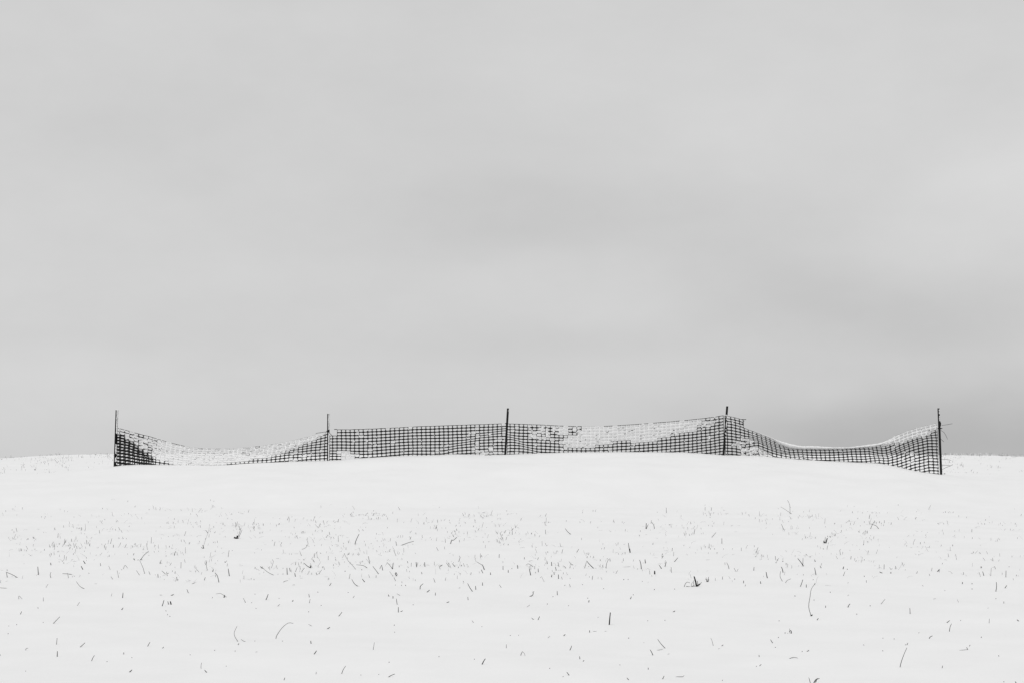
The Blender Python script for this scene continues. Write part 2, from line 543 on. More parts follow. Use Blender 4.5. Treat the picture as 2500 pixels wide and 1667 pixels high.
def make_span(x0, x1, top, squeeze, snowf, rows, row0, phase, keep=None, shear=0.0, barefn=lambda x: False, drop=.03, peek=.45):
    """netting between two posts; returns (net mesh, snow mesh)"""
    net, crust = Mesh(), Mesh()
    cols = [x0]
    x = x0 + phase
    while x < x1 - 2.5:
        cols.append(x); x += CW * (1 - .0 * 0)
    cols.append(x1)
    nC = len(cols)
    Pg = np.zeros((rows + 1, nC, 3))
    for c, x in enumerate(cols):
        ys = [0.0]; ds = []
        for k in range(rows):
            p = RH * squeeze(x, k)
            ys.append(ys[-1] + p)
            ds.append(math.sqrt(max(0, RH * RH - p * p)) if p < RH else 0)
        y0 = float(top(x)) - ys[row0]
        lineY = float(snow_line(x))
        ref = next((k for k in range(rows + 1) if y0 + ys[k] > lineY), rows)
        for r in range(rows + 1):
            dep = sum(ds[r:ref]) if r < ref else 0.0
            wob = .35 * (vnoise(x * .11 + 3, r * .7) - .5) * 2
            wx = .7 * (vnoise(x * .05 + 17, r * .45 + 5) - .5) * 2 + shear * r
            if c in (0, nC - 1): wx = 0
            dep += 5 * (vnoise(x * .018 + 2, r * .16 + 8) - .5)
            Pg[r, c] = (x + wx, y0 + ys[r] + wob, dep)
    for r in range(rows):
        for c in range(nC - 1):
            q = [Pg[r, c], Pg[r, c + 1], Pg[r + 1, c + 1], Pg[r + 1, c]]
            mx = sum(p[0] for p in q) / 4; my = sum(p[1] for p in q) / 4
            if my > float(snow_line(mx)) + 9: continue
            if keep and not keep(r, mx, my): continue
            w = (cols[c + 1] - cols[c])
            hx = max(.3, 1 - 1.35 / w); hh = abs(q[3][1] - q[0][1]) + .01
            hy = 1 - 2.1 / RH
            net.cell(q, None, hx * random.uniform(.97, 1.0), hy * random.uniform(.93, 1.02), -.0015, .0015)
            lv = snowf(mx, my)
            n = .55 * vnoise(mx / 15.0 + 31, my / 5.5 + 7) + .45 * random.random()
            n = (n - .2) / .6
            bare_top = r == row0 and barefn(mx) and random.random() < .8
            def clot(p, r0, r1):
                X, Y, Z = at(p[0] + random.uniform(-1.5, 1.5), p[1] + random.uniform(-.6, .8), D)
                crust.blob((X, Y + p[2] / PPM - .009, Z), random.uniform(r0, r1) / PPM, random.randrange(10**6), 6, 4, (1.5, .8, .8))
            if lv >= 1.2 and n < .55:
                crust.cell(q, None, .45, .4, -random.uniform(.012, .03), -.004, (random.uniform(-.5, .5), random.uniform(-.3, .6)), .9, solid=True)
            elif lv >= .9:
                # wholly rimed: a lumpy skin on every strand, dark strand edges peeping out beside it
                segs = [k for k in range(8) if random.random() > drop]
                if bare_top: segs = [k for k in segs if k not in (0, 1)]
                crust.cell(q, None, hx * random.uniform(.93, 1.0), hy * random.uniform(.90, 1.02), -random.uniform(.005, .010), -.003,
                           (random.uniform(.15, peek), random.uniform(.15, peek)), .25, segs=segs)
                if random.random() < .22: clot(q[random.randrange(4)], .9, 1.5)
            elif n < lv - .02:
                k0 = random.randrange(8)
                segs = [(k0 + k) % 8 for k in range(random.choice((1, 2, 2, 3, 4)) if lv < .4 else random.choice((3, 4, 5, 6)))]
                if bare_top: segs = [k for k in segs if k not in (0, 1)]
                crust.cell(q, None, hx * random.uniform(.84, .98), hy * random.uniform(.78, 1.0), -random.uniform(.006, .011), -.003,
                           (random.uniform(-.3, .5), random.uniform(-.1, .6)), .5, segs=segs)
                if lv >= .4 and random.random() < .6: clot(q[random.randrange(4)], .7, 1.7)
            elif lv < .2 and random.random() < .05:
                clot(q[random.randrange(4)], .7, 1.1)
    return net, crust, Pg, cols


def link_span(tup, label, loc_px):
    net, crust = tup[0], tup[1]
    loc = at(loc_px, float(snow_line(loc_px)), D)
    n = add_obj('netting', net.v, net.f, M_NET, fence, loc)
    if label: n['label'] = label
    if crust.v:
        c = add_obj('snow_crust', crust.v, crust.f, M_CRUST, n, loc); c['kind'] = 'stuff'
    return n


def keep1(r, x, y): return True
def keep2(r, x, y): return not (r < 2 and x < 822)
def keep4(r, x, y): return not (r < 3 and x > 1815)


S1 = make_span(283, 801, top1, sq1, snow1, 17, 0, 8.0, keep1, barefn=lambda x: x < 440 or 500 < x < 530, drop=.028, peek=.45)
S2 = make_span(803.5, 1236, top2, sq2, snow2, 14, 0, 7.0, keep2, shear=.12)
S3 = make_span(1238, 1769, top3, sq3, snow3, 15, 0, 7.5, None, shear=-.05, barefn=lambda x: x < 1435 or x > 1475, drop=.03, peek=.48)
S4 = make_span(1771, 2293, top4, sq4, snow4, 24, 3, 5.0, keep4, shear=.1)
net1 = link_span(S1, 'sagging leftmost netting span whitened by snow', 540)
net2 = link_span(S2, 'taut, mostly bare black netting span', 1020)
net3 = link_span(S3, 'netting span with its upper half snow-crusted', 1500)
net4 = link_span(S4, 'slumped rightmost netting span under a snow cap', 2050)

# doubled netting bunched against the first post: a second layer lying over the first
lay = Mesh()
Pg, cols = S1[2], S1[3]
for r in range(1, Pg.shape[0] - 2):
    for c in range(0, 10):
        q = []
        for (rr, cc) in ((r, c), (r, c + 1), (r + 1, c + 1), (r + 1, c)):
            p = Pg[rr, cc].copy()
            t = p[0] - 284
            p[0] = p[0] + 3.2 + .012 * t * (rr - 6)
            p[1] = p[1] + 1.9 + .020 * t * 1.0 * (1 - (rr / 14.0)) + .4 * math.sin(cc * 1.7 + rr)
            p[2] -= 3
            q.append(p)
        mx = sum(p[0] for p in q) / 4; my = sum(p[1] for p in q) / 4
        lim = np.interp(mx, [284, 300, 320, 345, 362, 378], [1058, 1063, 1078, 1100, 1110, 1124])
        if mx > 372 or my < lim or my > float(snow_line(mx)) + 6: continue
        if q[0][0] < 283: continue
        lay.cell(q, None, .78, .52, -.0015, .0015)
add_obj('folded_netting', lay.v, lay.f, M_NET, fence, at(320, 1134, D))

# loose torn strand ends of the netting
tt = Mesh()
def strand(pts, w, dy=-.01, mesh=None):
    m = mesh or tt
    m.tube([(lambda q: (q[0], q[1] + dy, q[2]))(at(px, py, D)) for px, py in pts], [w / 2 / PPM] * len(pts), 4)


def loose(pts, w, label=None, dy=-.01, mt=None):
    m = Mesh(); strand(pts, w, dy, m)
    o = add_obj('loose_strand', m.v, m.f, mt or M_NET, fence, at(pts[0][0], pts[0][1], D))
    if label: o['label'] = label
    return o


loose([(802, 1053), (807, 1059), (812, 1063)], 1.2)
loose([(799, 1053), (786, 1054.5), (771, 1057)], 1.0)
loose([(1810, 1022.8), (1816, 1023.2), (1821.5, 1023)], 1.6)
loose([(1813, 1027), (1817, 1027)], 1.5)
loose([(1811, 1033.4), (1816, 1033.6)], 2.2)
loose([(349, 1111), (362, 1117), (370, 1123), (378, 1126)], 1.3)
loose([(823, 1047), (816, 1047.2)], 0.01 + 1.6)
loose([(2299, 1037.5), (2312, 1035.8), (2325, 1033.3)], .8, 'thin loose strand sticking out beside the last post')
loose([(2297, 1049.5), (2305, 1055), (2309, 1062), (2313, 1071)], .8, 'thin curled strand hanging from the last post')
loose([(2297, 1071), (2304, 1077.5)], .9)
loose([(2298, 1121), (2310, 1120.6), (2322, 1122.4)], .8)
loose([(2299, 1134), (2310, 1134.6), (2321, 1135.8), (2326, 1133)], .8)
loose([(2300, 1145), (2310, 1140), (2320, 1136.3)], .8)
loose([(1752, 1041), (1764, 1027)], .9)


# posts: steel channel with snow packed in the hollow side
def make_post(tx, ty, bx, by, w, snow_parts, label, wl=.58, depth=-.03, thick_from=None):
    base = at(bx, by, D)
    p = Mesh()
    zt = at(tx, ty, D)[2]; zb = float(ground(base[0], D)) - .45
    dxdz = ((tx - bx) / PPM) / (zt - base[2])
    xb = base[0] + dxdz * (zb - base[2])
    lo = (zb, 0); hi = (zt, dxdz * (zt - zb))
    W = w / PPM
    y0, y1 = D + depth - .02, D + depth + .012
    xa, xm, xr = xb - W / 2, xb - W / 2 + W * wl, xb + W / 2
    prof = [(xa, y0), (xm, y0), (xm, y1 - .005), (xr - .003, y1 - .005), (xr - .003, y0 + .006), (xr, y0 + .006), (xr, y1), (xa, y1)]
    for z, dx in (lo, hi):
        p.v += [(x + dx, y, z) for x, y in prof]
    n = len(prof)
    p.f += [(k, (k + 1) % n, n + (k + 1) % n, n + k) for k in range(n)] + [tuple(range(n))[::-1], tuple(range(n, 2 * n))]
    o = add_obj('post', p.v, p.f, M_POST, fence, base)
    if label: o['label'] = label
    if thick_from:
        q = Mesh()
        za = at(tx, thick_from, D)[2]
        q.box(xb - W / 2, xb + W * .55, y0 - .006, y0 - .001, (zb, 0), (za, dxdz * (za - zb)))
        add_obj('stake', q.v, q.f, M_POST, o, base)
    if snow_parts:
        s = Mesh()
        for (ya, yb_, cov) in snow_parts:
            yy = ya
            while yy < yb_:
                if random.random() < cov:
                    fr = (by - yy) / (by - ty)
                    X = base[0] + (tx - bx) / PPM * fr + W * (.20 + random.uniform(-.05, .05))
                    s.blob((X, y0 + .004, at(0, yy, D)[2]), W * random.uniform(.26, .33), random.randrange(10**6), 7, 4, (1, .6, 1.5), .2)
                yy += 1.3
        if s.v: add_obj('snow_crust', s.v, s.f, M_CRUST, o, base, smooth=True)['kind'] = 'stuff'
    return o


make_post(286.3, 1000.3, 281.3, 1137, 5.6, [(1001, 1044, .97), (1048, 1056, .9), (1085, 1108, .55), (1118, 1128, .5)], 'upright leftmost post with a white snow stripe')
make_post(802.4, 1009.3, 801.5, 1123, 5.6, [(1010, 1048, .97), (1056, 1122, .95)], 'shorter post with a white snow stripe down its side')
make_post(1240.1, 996, 1233.5, 1108, 5.0, [(999, 1012, .45), (1062, 1076, .6)], 'black middle post leaning slightly right', .62, thick_from=1003)
make_post(1775, 991, 1765.8, 1109, 4.9, [(1014, 1073, .30)], 'black post leaning right at the fence peak', .66, thick_from=1076)
make_post(2290.3, 996, 2296.3, 1150, 4.5, [(999, 1028, .5), (1098, 1110, .9), (1114, 1152, .95)], 'black rightmost post leaning left', .60, thick_from=1027)


def tie(name, blobs, mt, loc, label=None):
    m = Mesh()
    for i, (px, py, r, sx, sz) in enumerate(blobs):
        X, Y, Z = at(px, py, D)
        m.blob((X, Y - .055, Z), r / PPM, i + 3, 7, 5, (sx, .8, sz), .22)
    o = add_obj(name, m.v, m.f, mt, fence, at(loc[0], loc[1], D))
    if label: o['label'] = label


tie('tie', [(801.3, 1052.3, 3.2, 1.15, .95)], M_NET, (801, 1052))
tie('tie', [(2293.2, 1035, 2.7, 1.0, 3.2)], M_NET, (2293, 1036))
tie('tie', [(2293, 1045, 2.3, 2.6, .8)], M_NET, (2293, 1045))
tie('tie', [(1235.5, 1033, 2.2, 1.3, .6)], M_NET, (1236, 1033))
tie('tie', [(1772.2, 1012.8, 1.3, 1.7, .8)], M_CRUST, (1772, 1013), 'pale snowy tie at the top of the netting')

# snow cap lying along the slumped top edge of the last span
cap_top = curve([(1845, 1052), (1887, 1067.5), (1902, 1074.3), (1927, 1081.3), (1959, 1088.3), (1991, 1087.6), (2030, 1090.2), (2055, 1091.5), (2080, 1090.5),
                 (2118, 1085.6), (2151, 1081.2), (2175, 1073.5), (2195, 1061)], 10)
cap_bot = curve([(1845, 1053), (1887, 1071), (1902, 1082), (1927, 1093.5), (1959, 1095.8), (2010, 1096), (2055, 1095), (2080, 1093.6), (2131, 1090.5), (2160, 1083), (2195, 1063)], 10)
m = Mesh()
xs = np.arange(1846, 2194, 1.6)
ring = 9
for i, x in enumerate(xs):
    jt = .55 * (vnoise(x * .33, 4.2) - .5) * 2 + .35 * (vnoise(x * .8, 9.2) - .5) * 2
    yt, yb = float(cap_top(x)) - jt, float(cap_bot(x)) + .5 * (vnoise(x * .4, 77) - .5) * 2
    cy, h = (yt + yb) / 2, max(.5, (yb - yt) / 2)
    dep = .17 * min(1, (x - 1846) / 70, (2194 - x) / 40) + .02
    for k in range(ring):
        an = 2 * math.pi * k / ring
        X, Y, Z = at(x, cy - h * math.sin(an) * (1 + .12 * (vnoise(x * .5, k * 3.3) - .5)), D)
        m.v.append((X, Y + dep - dep * 1.15 * math.cos(an), Z))
for i in range(len(xs) - 1):
    for k in range(ring):
        a = i * ring + k; b = i * ring + (k + 1) % ring
        m.f.append((a, b, b + ring, a + ring))
m.f.append(tuple(range(ring))); m.f.append(tuple((len(xs) - 1) * ring + k for k in range(ring))[::-1])
add_obj('snow_cap', m.v, m.f, M_CRUST, net4, at(2010, 1090, D), smooth=True)


# ------------------------------------------------------------------ straw, stubble and weeds
def stalk_mesh(mesh, strokes, X, Y, rootpx, lean=None):
    """strokes = [(points in pixels, root first, width in pixels)], standing at ground point X, Y"""
    k = Y / F
    zg = float(ground(X, Y))
    for pts, w in strokes:
        P = []
        for (px, py) in pts:
            dx = (px - rootpx[0]) * k; dz = -(py - rootpx[1]) * k
            P.append([X + dx, Y + (lean or 0) * dz, zg + dz])
        # keep stray low points from diving under the snow, and sink the root
        for i in range(1, len(P)):
            P[i][2] = max(P[i][2], float(ground(P[i][0], P[i][1])) + .002)
        d = Vector(P[0]) - Vector(P[1])
        d = d.normalized() * .02 if d.length else Vector((0, 0, -.02))
        if d.z > -.006: d.z = -.006
        P = [tuple(Vector(P[0]) + d)] + [tuple(p) for p in P]
        r = w * k / 2 * 1.38
        n = len(P)
        rad = [r * (1.0 - .45 * i / (n - 1)) for i in range(n)]
        if len(P) > 3:       # round the bends
            Q = [P[0], P[1]]; R = [rad[0], rad[1]]
            for i in range(1, n - 1):
                a, b = Vector(P[i]), Vector(P[i + 1])
                c0 = Vector(P[i - 1]); c3 = Vector(P[min(i + 2, n - 1)])
                for t in (1 / 3, 2 / 3, 1):
                    q = .5 * ((2 * a) + (b - c0) * t + (2 * c0 - 5 * a + 4 * b - c3) * t * t + (-c0 + 3 * a - 3 * b + c3) * t**3)
                    Q.append(tuple(q)); R.append(rad[i] + (rad[i + 1] - rad[i]) * t)
            P, rad = Q, R
        mesh.tube(P, rad, 4)


ZOOM = {5: (0, 1367, 600 / 2352), 6: (600, 1367, 600 / 2352), 7: (1200, 1367, 600 / 2352), 8: (1800, 1367, 700 / 2352),
        1: (0, 1100, 600 / 2352), 2: (600, 1100, 600 / 2352), 3: (1200, 1100, 600 / 2352), 4: (1800, 1100, 700 / 2352)}


def zp(z, pts):
    ox, oy, s = ZOOM[z]
    return [(ox + x * s, oy + y * s) for x, y in pts]


MAT = {'d': M_DARK, 'm': M_MID, 'p': M_PALE}
G_DOT = ('tiny dark straw tip barely poking out of the smooth foreground snow', 'straw tip', 'tiny straw tips in the foreground snow', 'straw_tip')
G_DARK = ('short dark stubble stalk standing out of the foreground snow', 'stubble stalk', 'short dark stubble stalks in the foreground', 'stubble_stalk')
G_PALE = ('faint pale straw half sunk in the foreground snow', 'straw', 'faint pale straws in the foreground snow', 'pale_straw')
G_BLADE = ('thin grey grass stem bending out of the foreground snow', 'grass stem', 'thin bent grass stems in the foreground', 'grass_stem')


PLACED = []


def place(z, strokes, tone, label=None, cat=None, name=None, group=None, lean=None):
    """strokes: list of (zoom points root first, width px[, part name, tone])"""
    root = zp(z, [strokes[0][0][0]])[0]
    X, Y = hit(*root)
    lean = random.uniform(-.35, .35) if lean is None else lean
    loc = (X, Y, float(ground(X, Y)))
    if len(strokes) == 1:
        m = Mesh(); stalk_mesh(m, [(zp(z, strokes[0][0]), strokes[0][1])], X, Y, root, lean)
        o = add_obj(name, m.v, m.f, MAT[tone], None, loc)
    else:
        o = empty(name, loc)
        for s in strokes:
            m = Mesh(); stalk_mesh(m, [(zp(z, s[0]), s[1])], X, Y, root, lean + random.uniform(-.2, .2))
            add_obj(s[2] if len(s) > 2 else 'stem', m.v, m.f, MAT[s[3] if len(s) > 3 else tone], o, loc)
    tag(o, label, cat, group)
    tip = zp(z, [strokes[0][0][-1]])[0]
    PLACED.append((o, root, tip, tone, group, label))
    return o


# --- the ones that stand out, each with its own words
U = [
    (7, [([(1127, 620), (1132, 560), (1138, 503)], 2.7)], 'd', 'thick black stick standing upright, the boldest mark in the bare central foreground', 'stick', 'stick'),
    (7, [([(1962, 250), (1953, 200), (1938, 152)], 3.6, 'stem', 'd'), ([(1968, 252), (1975, 225), (1970, 196)], 1.6, 'stem', 'd'), ([(1925, 278), (1960, 255), (1998, 222)], 2.6, 'leaf', 'd'), ([(1935, 268), (1990, 236), (2010, 206)], 1.2, 'stem', 'm'), ([(1900, 262), (1878, 248), (1862, 262)], 1.3, 'leaf', 'm'), ([(1928, 276), (1912, 240), (1925, 205)], .9, 'stem', 'm'),
         ([(1930, 272), (1975, 240)], 2.2, 'leaf', 'd'), ([(1938, 235), (1932, 205), (1945, 185)], 1.0, 'stem', 'm'),
         ([(1842, 265), (1850, 235), (1870, 208), (1900, 215)], 1.1, 'stem', 'm'), ([(1890, 262), (1940, 240)], 2.6, 'leaf', 'p'), ([(1850, 262), (1900, 250)], 2.2, 'leaf', 'p')],
     'd', 'ragged dark weed clump with one thick stem and a broad fallen leaf', 'weed', 'weed_clump'),
    (8, [([(607, 458), (590, 385), (606, 300), (620, 240), (655, 195)], 1.15, 'stem', 'm'), ([(600, 462), (617, 447)], 3.2, 'leaf', 'd'), ([(603, 488), (608, 462)], 2.4, 'leaf', 'p')],
     'm', 'tallest bowed weed stem rising from a dark little knot in the snow', 'weed', 'bowed_weed'),
    (8, [([(1335, 876), (1345, 830), (1365, 770), (1388, 714)], 1.35)], 'd', 'long slender dark stalk leaning right alone in the lower right snow', 'stalk', 'slender_stalk'),
    (8, [([(626, 1012), (640, 985), (655, 976), (676, 970)], 2.0, 'stem', 'd'), ([(652, 978), (657, 966)], 1.6, 'stem', 'd')], 'd', 'forked dark twig cut off by the bottom edge of the photo', 'twig', 'forked_twig'),
    (8, [([(600, 1012), (594, 985), (587, 962)], 1.3)], 'd', 'thin dark stem just left of the forked twig at the bottom edge', 'stem', 'grass_stem'),
    (6, [([(288, 752), (300, 715), (350, 645), (408, 600), (456, 604)], 1.15)], 'm', 'long arching straw with a kinked level tip in the lower left snow', 'straw', 'arching_straw'),
    (7, [([(1662, 842), (1622, 800), (1590, 756)], 1.3)], 'd', 'slim dark stem leaning left above a faint fallen straw', 'stem', 'grass_stem'),
    (7, [([(1545, 912), (1533, 885), (1517, 857)], 1.6)], 'd', 'stubby dark stem fading downward, beside the slim left-leaning stem', 'stem', 'grass_stem'),
    (6, [([(2262, 1000), (2278, 968), (2293, 947)], 2.1)], 'd', 'bold black stalk leaning right near the bottom centre', 'stalk', 'stubble_stalk'),
    (6, [([(918, 1087), (932, 1048), (957, 1011)], 1.3)], 'd', 'slender curved stalk leaning right low in the left half', 'stalk', 'slender_stalk'),
    (6, [([(1367, 1119), (1395, 1102), (1428, 1089)], 1.5)], 'd', 'dark straw lying almost level near the bottom left centre', 'straw', 'fallen_straw'),
    (6, [([(655, 902), (677, 869)], 2.1)], 'd', 'thick short black stalk leaning right below a small upright stub', 'stalk', 'stubble_stalk'),
    (6, [([(625, 799), (621, 771)], 2.0)], 'd', 'small upright black stub above the thick leaning stalk', 'stub', 'stubble_stalk'),
    (6, [([(1220, 858), (1226, 822), (1232, 787)], 1.0)], 'm', 'lone thin grey upright stem in the bare lower snow', 'stem', 'grass_stem'),
    (6, [([(889, 536), (905, 518), (922, 496)], 1.4)], 'd', 'straight dark straw leaning right in open snow right of the arching straw', 'straw', 'slanted_straw'),
    (6, [([(1072, 249), (1040, 225), (1015, 182)], 1.3, 'stem', 'd'), ([(1080, 316), (1084, 276)], 2.0, 'stem', 'd'), ([(1066, 310), (1068, 250)], 1.6, 'stem', 'p')], 'd',
     'dark stem bent over sharply to the left like a crook', 'stem', 'crooked_stem'),
    (6, [([(1138, 208), (1115, 178)], 1.7)], 'd', 'short thick straw slanting beside the crook-shaped stem', 'straw', 'slanted_straw'),
    (6, [([(1447, 152), (1431, 132), (1438, 119), (1450, 140)], 1.7, 'stem', 'd'), ([(1393, 173), (1412, 154)], 3.2, 'leaf', 'd'), ([(1408, 150), (1375, 108)], 1.0, 'stem', 'p'), ([(1412, 170), (1432, 172)], 1.6, 'leaf', 'm')], 'd',
     'small black looped blade above a dark crumpled leaf', 'weed', 'looped_blade'),
    (7, [([(368, 349), (392, 337), (399, 318), (396, 307), (409, 304)], 1.5)], 'd', 'dark hook-shaped stem in the clear snow left of centre', 'stem', 'hooked_stem'),
    (7, [([(445, 573), (460, 539)], 1.5)], 'd', 'short dark stalk leaning right beside a curled speck, in clear snow', 'stalk', 'stubble_stalk'),
    (7, [([(403, 567), (392, 560), (383, 551)], 1.2)], 'd', 'curled dark speck of straw just left of a leaning stalk', 'straw', 'curled_straw'),
    (7, [([(750, 863), (760, 842), (767, 821)], 1.6)], 'd', 'dark stubble stalk with a bent top in the lower centre snow', 'stalk', 'stubble_stalk'),
    (7, [([(280, 910), (287, 887), (297, 872)], 1.3, 'stem', 'd'), ([(322, 920), (316, 895), (298, 873)], 1.1, 'stem', 'p')], 'd', 'little inverted V of folded straw, dark on one side', 'straw', 'folded_straw'),
    (7, [([(1637, 1138), (1653, 1109)], 1.7)], 'd', 'short dark stalk leaning right near the bottom edge, right of centre', 'stalk', 'stubble_stalk'),
    (7, [([(1768, 1115), (1805, 1115), (1830, 1112), (1844, 1100)], 1.2)], 'm', 'pale straw lying level with a raised tip near the bottom edge', 'straw', 'fallen_straw'),
    (8, [([(1740, 583), (1746, 550), (1759, 519)], 1.3)], 'd', 'curved slim stem under a short slanted dash on the right', 'stem', 'grass_stem'),
    (8, [([(1719, 512), (1743, 493)], 1.6)], 'd', 'short slanted dash of straw directly above a curved slim stem', 'straw', 'slanted_straw'),
    (8, [([(2121, 258), (2126, 215), (2122, 179)], 1.4)], 'd', 'slim upright dark stalk near the right edge of the photo', 'stalk', 'slender_stalk'),
    (8, [([(443, 600), (444, 583), (434, 575), (427, 588)], 1.6, 'stem', 'd'), ([(437, 633), (412, 619)], 1.8, 'leaf', 'd'), ([(436, 628), (430, 560)], 1.6, 'stem', 'p')], 'd',
     'tiny black loop of grass over a dark dash, low on the right', 'weed', 'looped_blade'),
    (8, [([(430, 807), (455, 798), (480, 799), (496, 803)], 1.2, 'stem', 'm'), ([(452, 828), (455, 803)], 1.0, 'stem', 'p')], 'm', 'small T-shaped straw propped flat on a stem', 'straw', 'propped_straw'),
    (8, [([(518, 217), (539, 159)], 1.4)], 'd', 'straight dark stalk leaning right above the tall bowed weed', 'stalk', 'stubble_stalk'),
    (8, [([(247, 145), (241, 122), (236, 95)], 1.9)], 'd', 'bold dark stalk leaning left below the upper stubble on the right', 'stalk', 'stubble_stalk'),
    (8, [([(376, 99), (370, 72), (361, 53)], 1.7)], 'd', 'dark stalk leaning left beside a thin bracket-shaped grass stem', 'stalk', 'stubble_stalk'),
    (8, [([(370, 172), (350, 132), (353, 90)], 1.0)], 'm', 'thin bracket-shaped grass stem beneath a dark leaning stalk', 'grass stem', 'grass_stem'),
    (8, [([(543, 48), (525, 20), (503, -8), (497, -16)], 1.5, 'stem', 'd'), ([(541, 78), (542, 40)], 3.0, 'stem', 'p'), ([(538, 30), (540, -18)], 1.2, 'stem', 'm'), ([(475, 68), (505, 72)], 2.4, 'leaf', 'p')], 'd',
     'forked weed with a pale broad base and dark slanting stem', 'weed', 'forked_weed'),
    (8, [([(1643, 94), (1657, 77)], 2.3)], 'd', 'thick black stub slanting in open snow on the right', 'stub', 'stubble_stalk'),
    (8, [([(908, 387), (915, 372), (928, 359)], 1.7, 'stem', 'd'), ([(884, 413), (905, 389)], 1.1, 'stem', 'p')], 'd', 'slanting straw, dark above and pale below, right of the tall weed', 'straw', 'slanted_straw'),
    (8, [([(1418, 442), (1418, 394)], 1.5)], 'm', 'single grey upright stub alone in clear snow on the right', 'stub', 'stubble_stalk'),
    (5, [([(510, 606), (540, 575), (573, 541)], 1.3)], 'm', 'long straight straw slanting right, alone in the lower left snow', 'straw', 'slanted_straw'),
    (5, [([(768, 831), (813, 790)], 1.6)], 'd', 'bold dark straw slanting right, low on the left', 'straw', 'slanted_straw'),
    (5, [([(876, 966), (890, 935), (907, 910)], 1.3)], 'd', 'dark curved stalk leaning right, below the bold slanting straw', 'stalk', 'slender_stalk'),
    (5, [([(547, 922), (552, 869)], 1.9)], 'd', 'thick upright black stalk directly under a grey one, far left', 'stalk', 'stubble_stalk'),
    (5, [([(541, 809), (546, 747)], 1.3)], 'm', 'grey upright stem directly above a thick black stalk, far left', 'stem', 'grass_stem'),
    (5, [([(1240, 1074), (1263, 1052)], 2.3)], 'd', 'thick short black straw lying slanted near the bottom left', 'straw', 'slanted_straw'),
    (5, [([(1173, 362), (1175, 313)], 1.7)], 'd', 'straight upright dark stalk alone in clear snow on the left', 'stalk', 'stubble_stalk'),
    (5, [([(2277, 777), (2247, 732), (2240, 690), (2266, 631)], 1.0, 'stem', 'm'), ([(2352, 779), (2330, 772), (2306, 756)], 1.1, 'stem', 'm')], 'm', 'thin C-shaped grass stem with a second curl at its foot', 'grass stem', 'curled_grass'),
    (5, [([(368, 139), (366, 100), (365, 60)], 1.7)], 'd', 'tall upright dark stalk at the far left below the dense stubble', 'stalk', 'stubble_stalk'),
    (5, [([(166, 166), (115, 135), (61, 112)], 1.3, 'stem', 'm'), ([(68, 152), (63, 115)], 1.4, 'stem', 'm'), ([(100, 182), (150, 184)], 1.2, 'leaf', 'p')], 'm', 'straw fallen aslant over a small stub at the left edge', 'straw', 'fallen_straw'),
    (5, [([(1637, 424), (1631, 393)], 3.2, 'leaf', 'd'), ([(1611, 416), (1606, 394)], 1.8, 'stem', 'm')], 'd', 'small dark withered knob beside a leaning stalk', 'weed', 'withered_knob'),
    (5, [([(1552, 438), (1563, 405), (1570, 380)], 1.6)], 'd', 'leaning stalk just left of a dark withered knob', 'stalk', 'stubble_stalk'),
    (5, [([(2144, 358), (2150, 333)], 2.6, 'stem', 'd'), ([(2147, 340), (2110, 318), (2066, 323)], 1.1, 'stem', 'p')], 'd', 'dark stub with a pale straw arching away to its left', 'stub', 'stub_with_straw'),
    (6, [([(622, 73), (590, 55), (559, 26)], 1.5, 'stem', 'd'), ([(622, 73), (617, 48)], 2.2, 'stem', 'd')], 'd', 'dark V of two stalks joined at the root, in the left stubble', 'stalk', 'paired_stalk'),
    (6, [([(1052, 86), (1010, 34), (975, -5), (944, -68)], .8)], 'm', 'long grey straw sloping down right through the stubble', 'straw', 'slanted_straw'),
    (6, [([(1162, 73), (1125, 50), (1058, 42)], 1.1)], 'm', 'low arched straw touching the foot of a long sloping straw', 'straw', 'arching_straw'),
    (6, [([(1271, 130), (1245, 95), (1216, 57)], 1.3)], 'm', 'slim straw sloping down right, left of a looped black blade', 'straw', 'slanted_straw'),
    (6, [([(193, 379), (205, 350), (214, 323)], 1.6)], 'd', 'dark stalk leaning right just below the left stubble band', 'stalk', 'stubble_stalk'),
    (7, [([(977, 76), (945, 45), (909, 4)], 1.6, 'stem', 'd'), ([(892, 72), (908, 14)], 1.0, 'stem', 'm'), ([(1000, 122), (997, 72)], 1.4, 'stem', 'm')], 'd', 'sharply folded straw like an upturned V, dark on its long side', 'straw', 'folded_straw'),
    (7, [([(1434, 82), (1428, 30), (1416, -6)], 1.6)], 'd', 'tall dark stem with a tapering top near the photo centre line', 'stem', 'grass_stem'),
    (7, [([(1562, 132), (1562, 100)], 3.4, 'stem', 'd'), ([(1515, 126), (1513, 96)], 1.2, 'stem', 'p')], 'd', 'squat black knob of stubble left of the ragged weed clump', 'stub', 'withered_knob'),
    (7, [([(2063, 207), (2060, 178)], 2.6, 'stem', 'd'), ([(2075, 197), (2081, 182)], 1.6, 'stem', 'd')], 'd', 'small black stub just right of the ragged weed clump', 'stub', 'stubble_stalk'),
    (7, [([(1097, 76), (1102, 30), (1122, -12)], 1.0)], 'm', 'thin pale stem curving right, above the thick black stick', 'grass stem', 'grass_stem'),
    # in the denser stubble behind
    (4, [([(722, 756), (706, 746)], 2.6, 'leaf', 'd'), ([(728, 748), (737, 714)], 2.8, 'leaf', 'd'), ([(715, 752), (706, 735)], 1.6, 'stem', 'd'), ([(718, 748), (722, 705)], 1.2, 'stem', 'm')], 'd',
     'small black tuft, the darkest in the right-hand stubble', 'tuft', 'dark_tuft'),
    (4, [([(446, 516), (400, 485), (354, 457)], .7, 'stem', 'm'), ([(433, 505), (430, 440), (412, 403)], .8, 'stem', 'm')], 'm', 'crossed pair of long stems high in the right-hand stubble', 'stem', 'crossed_stem'),
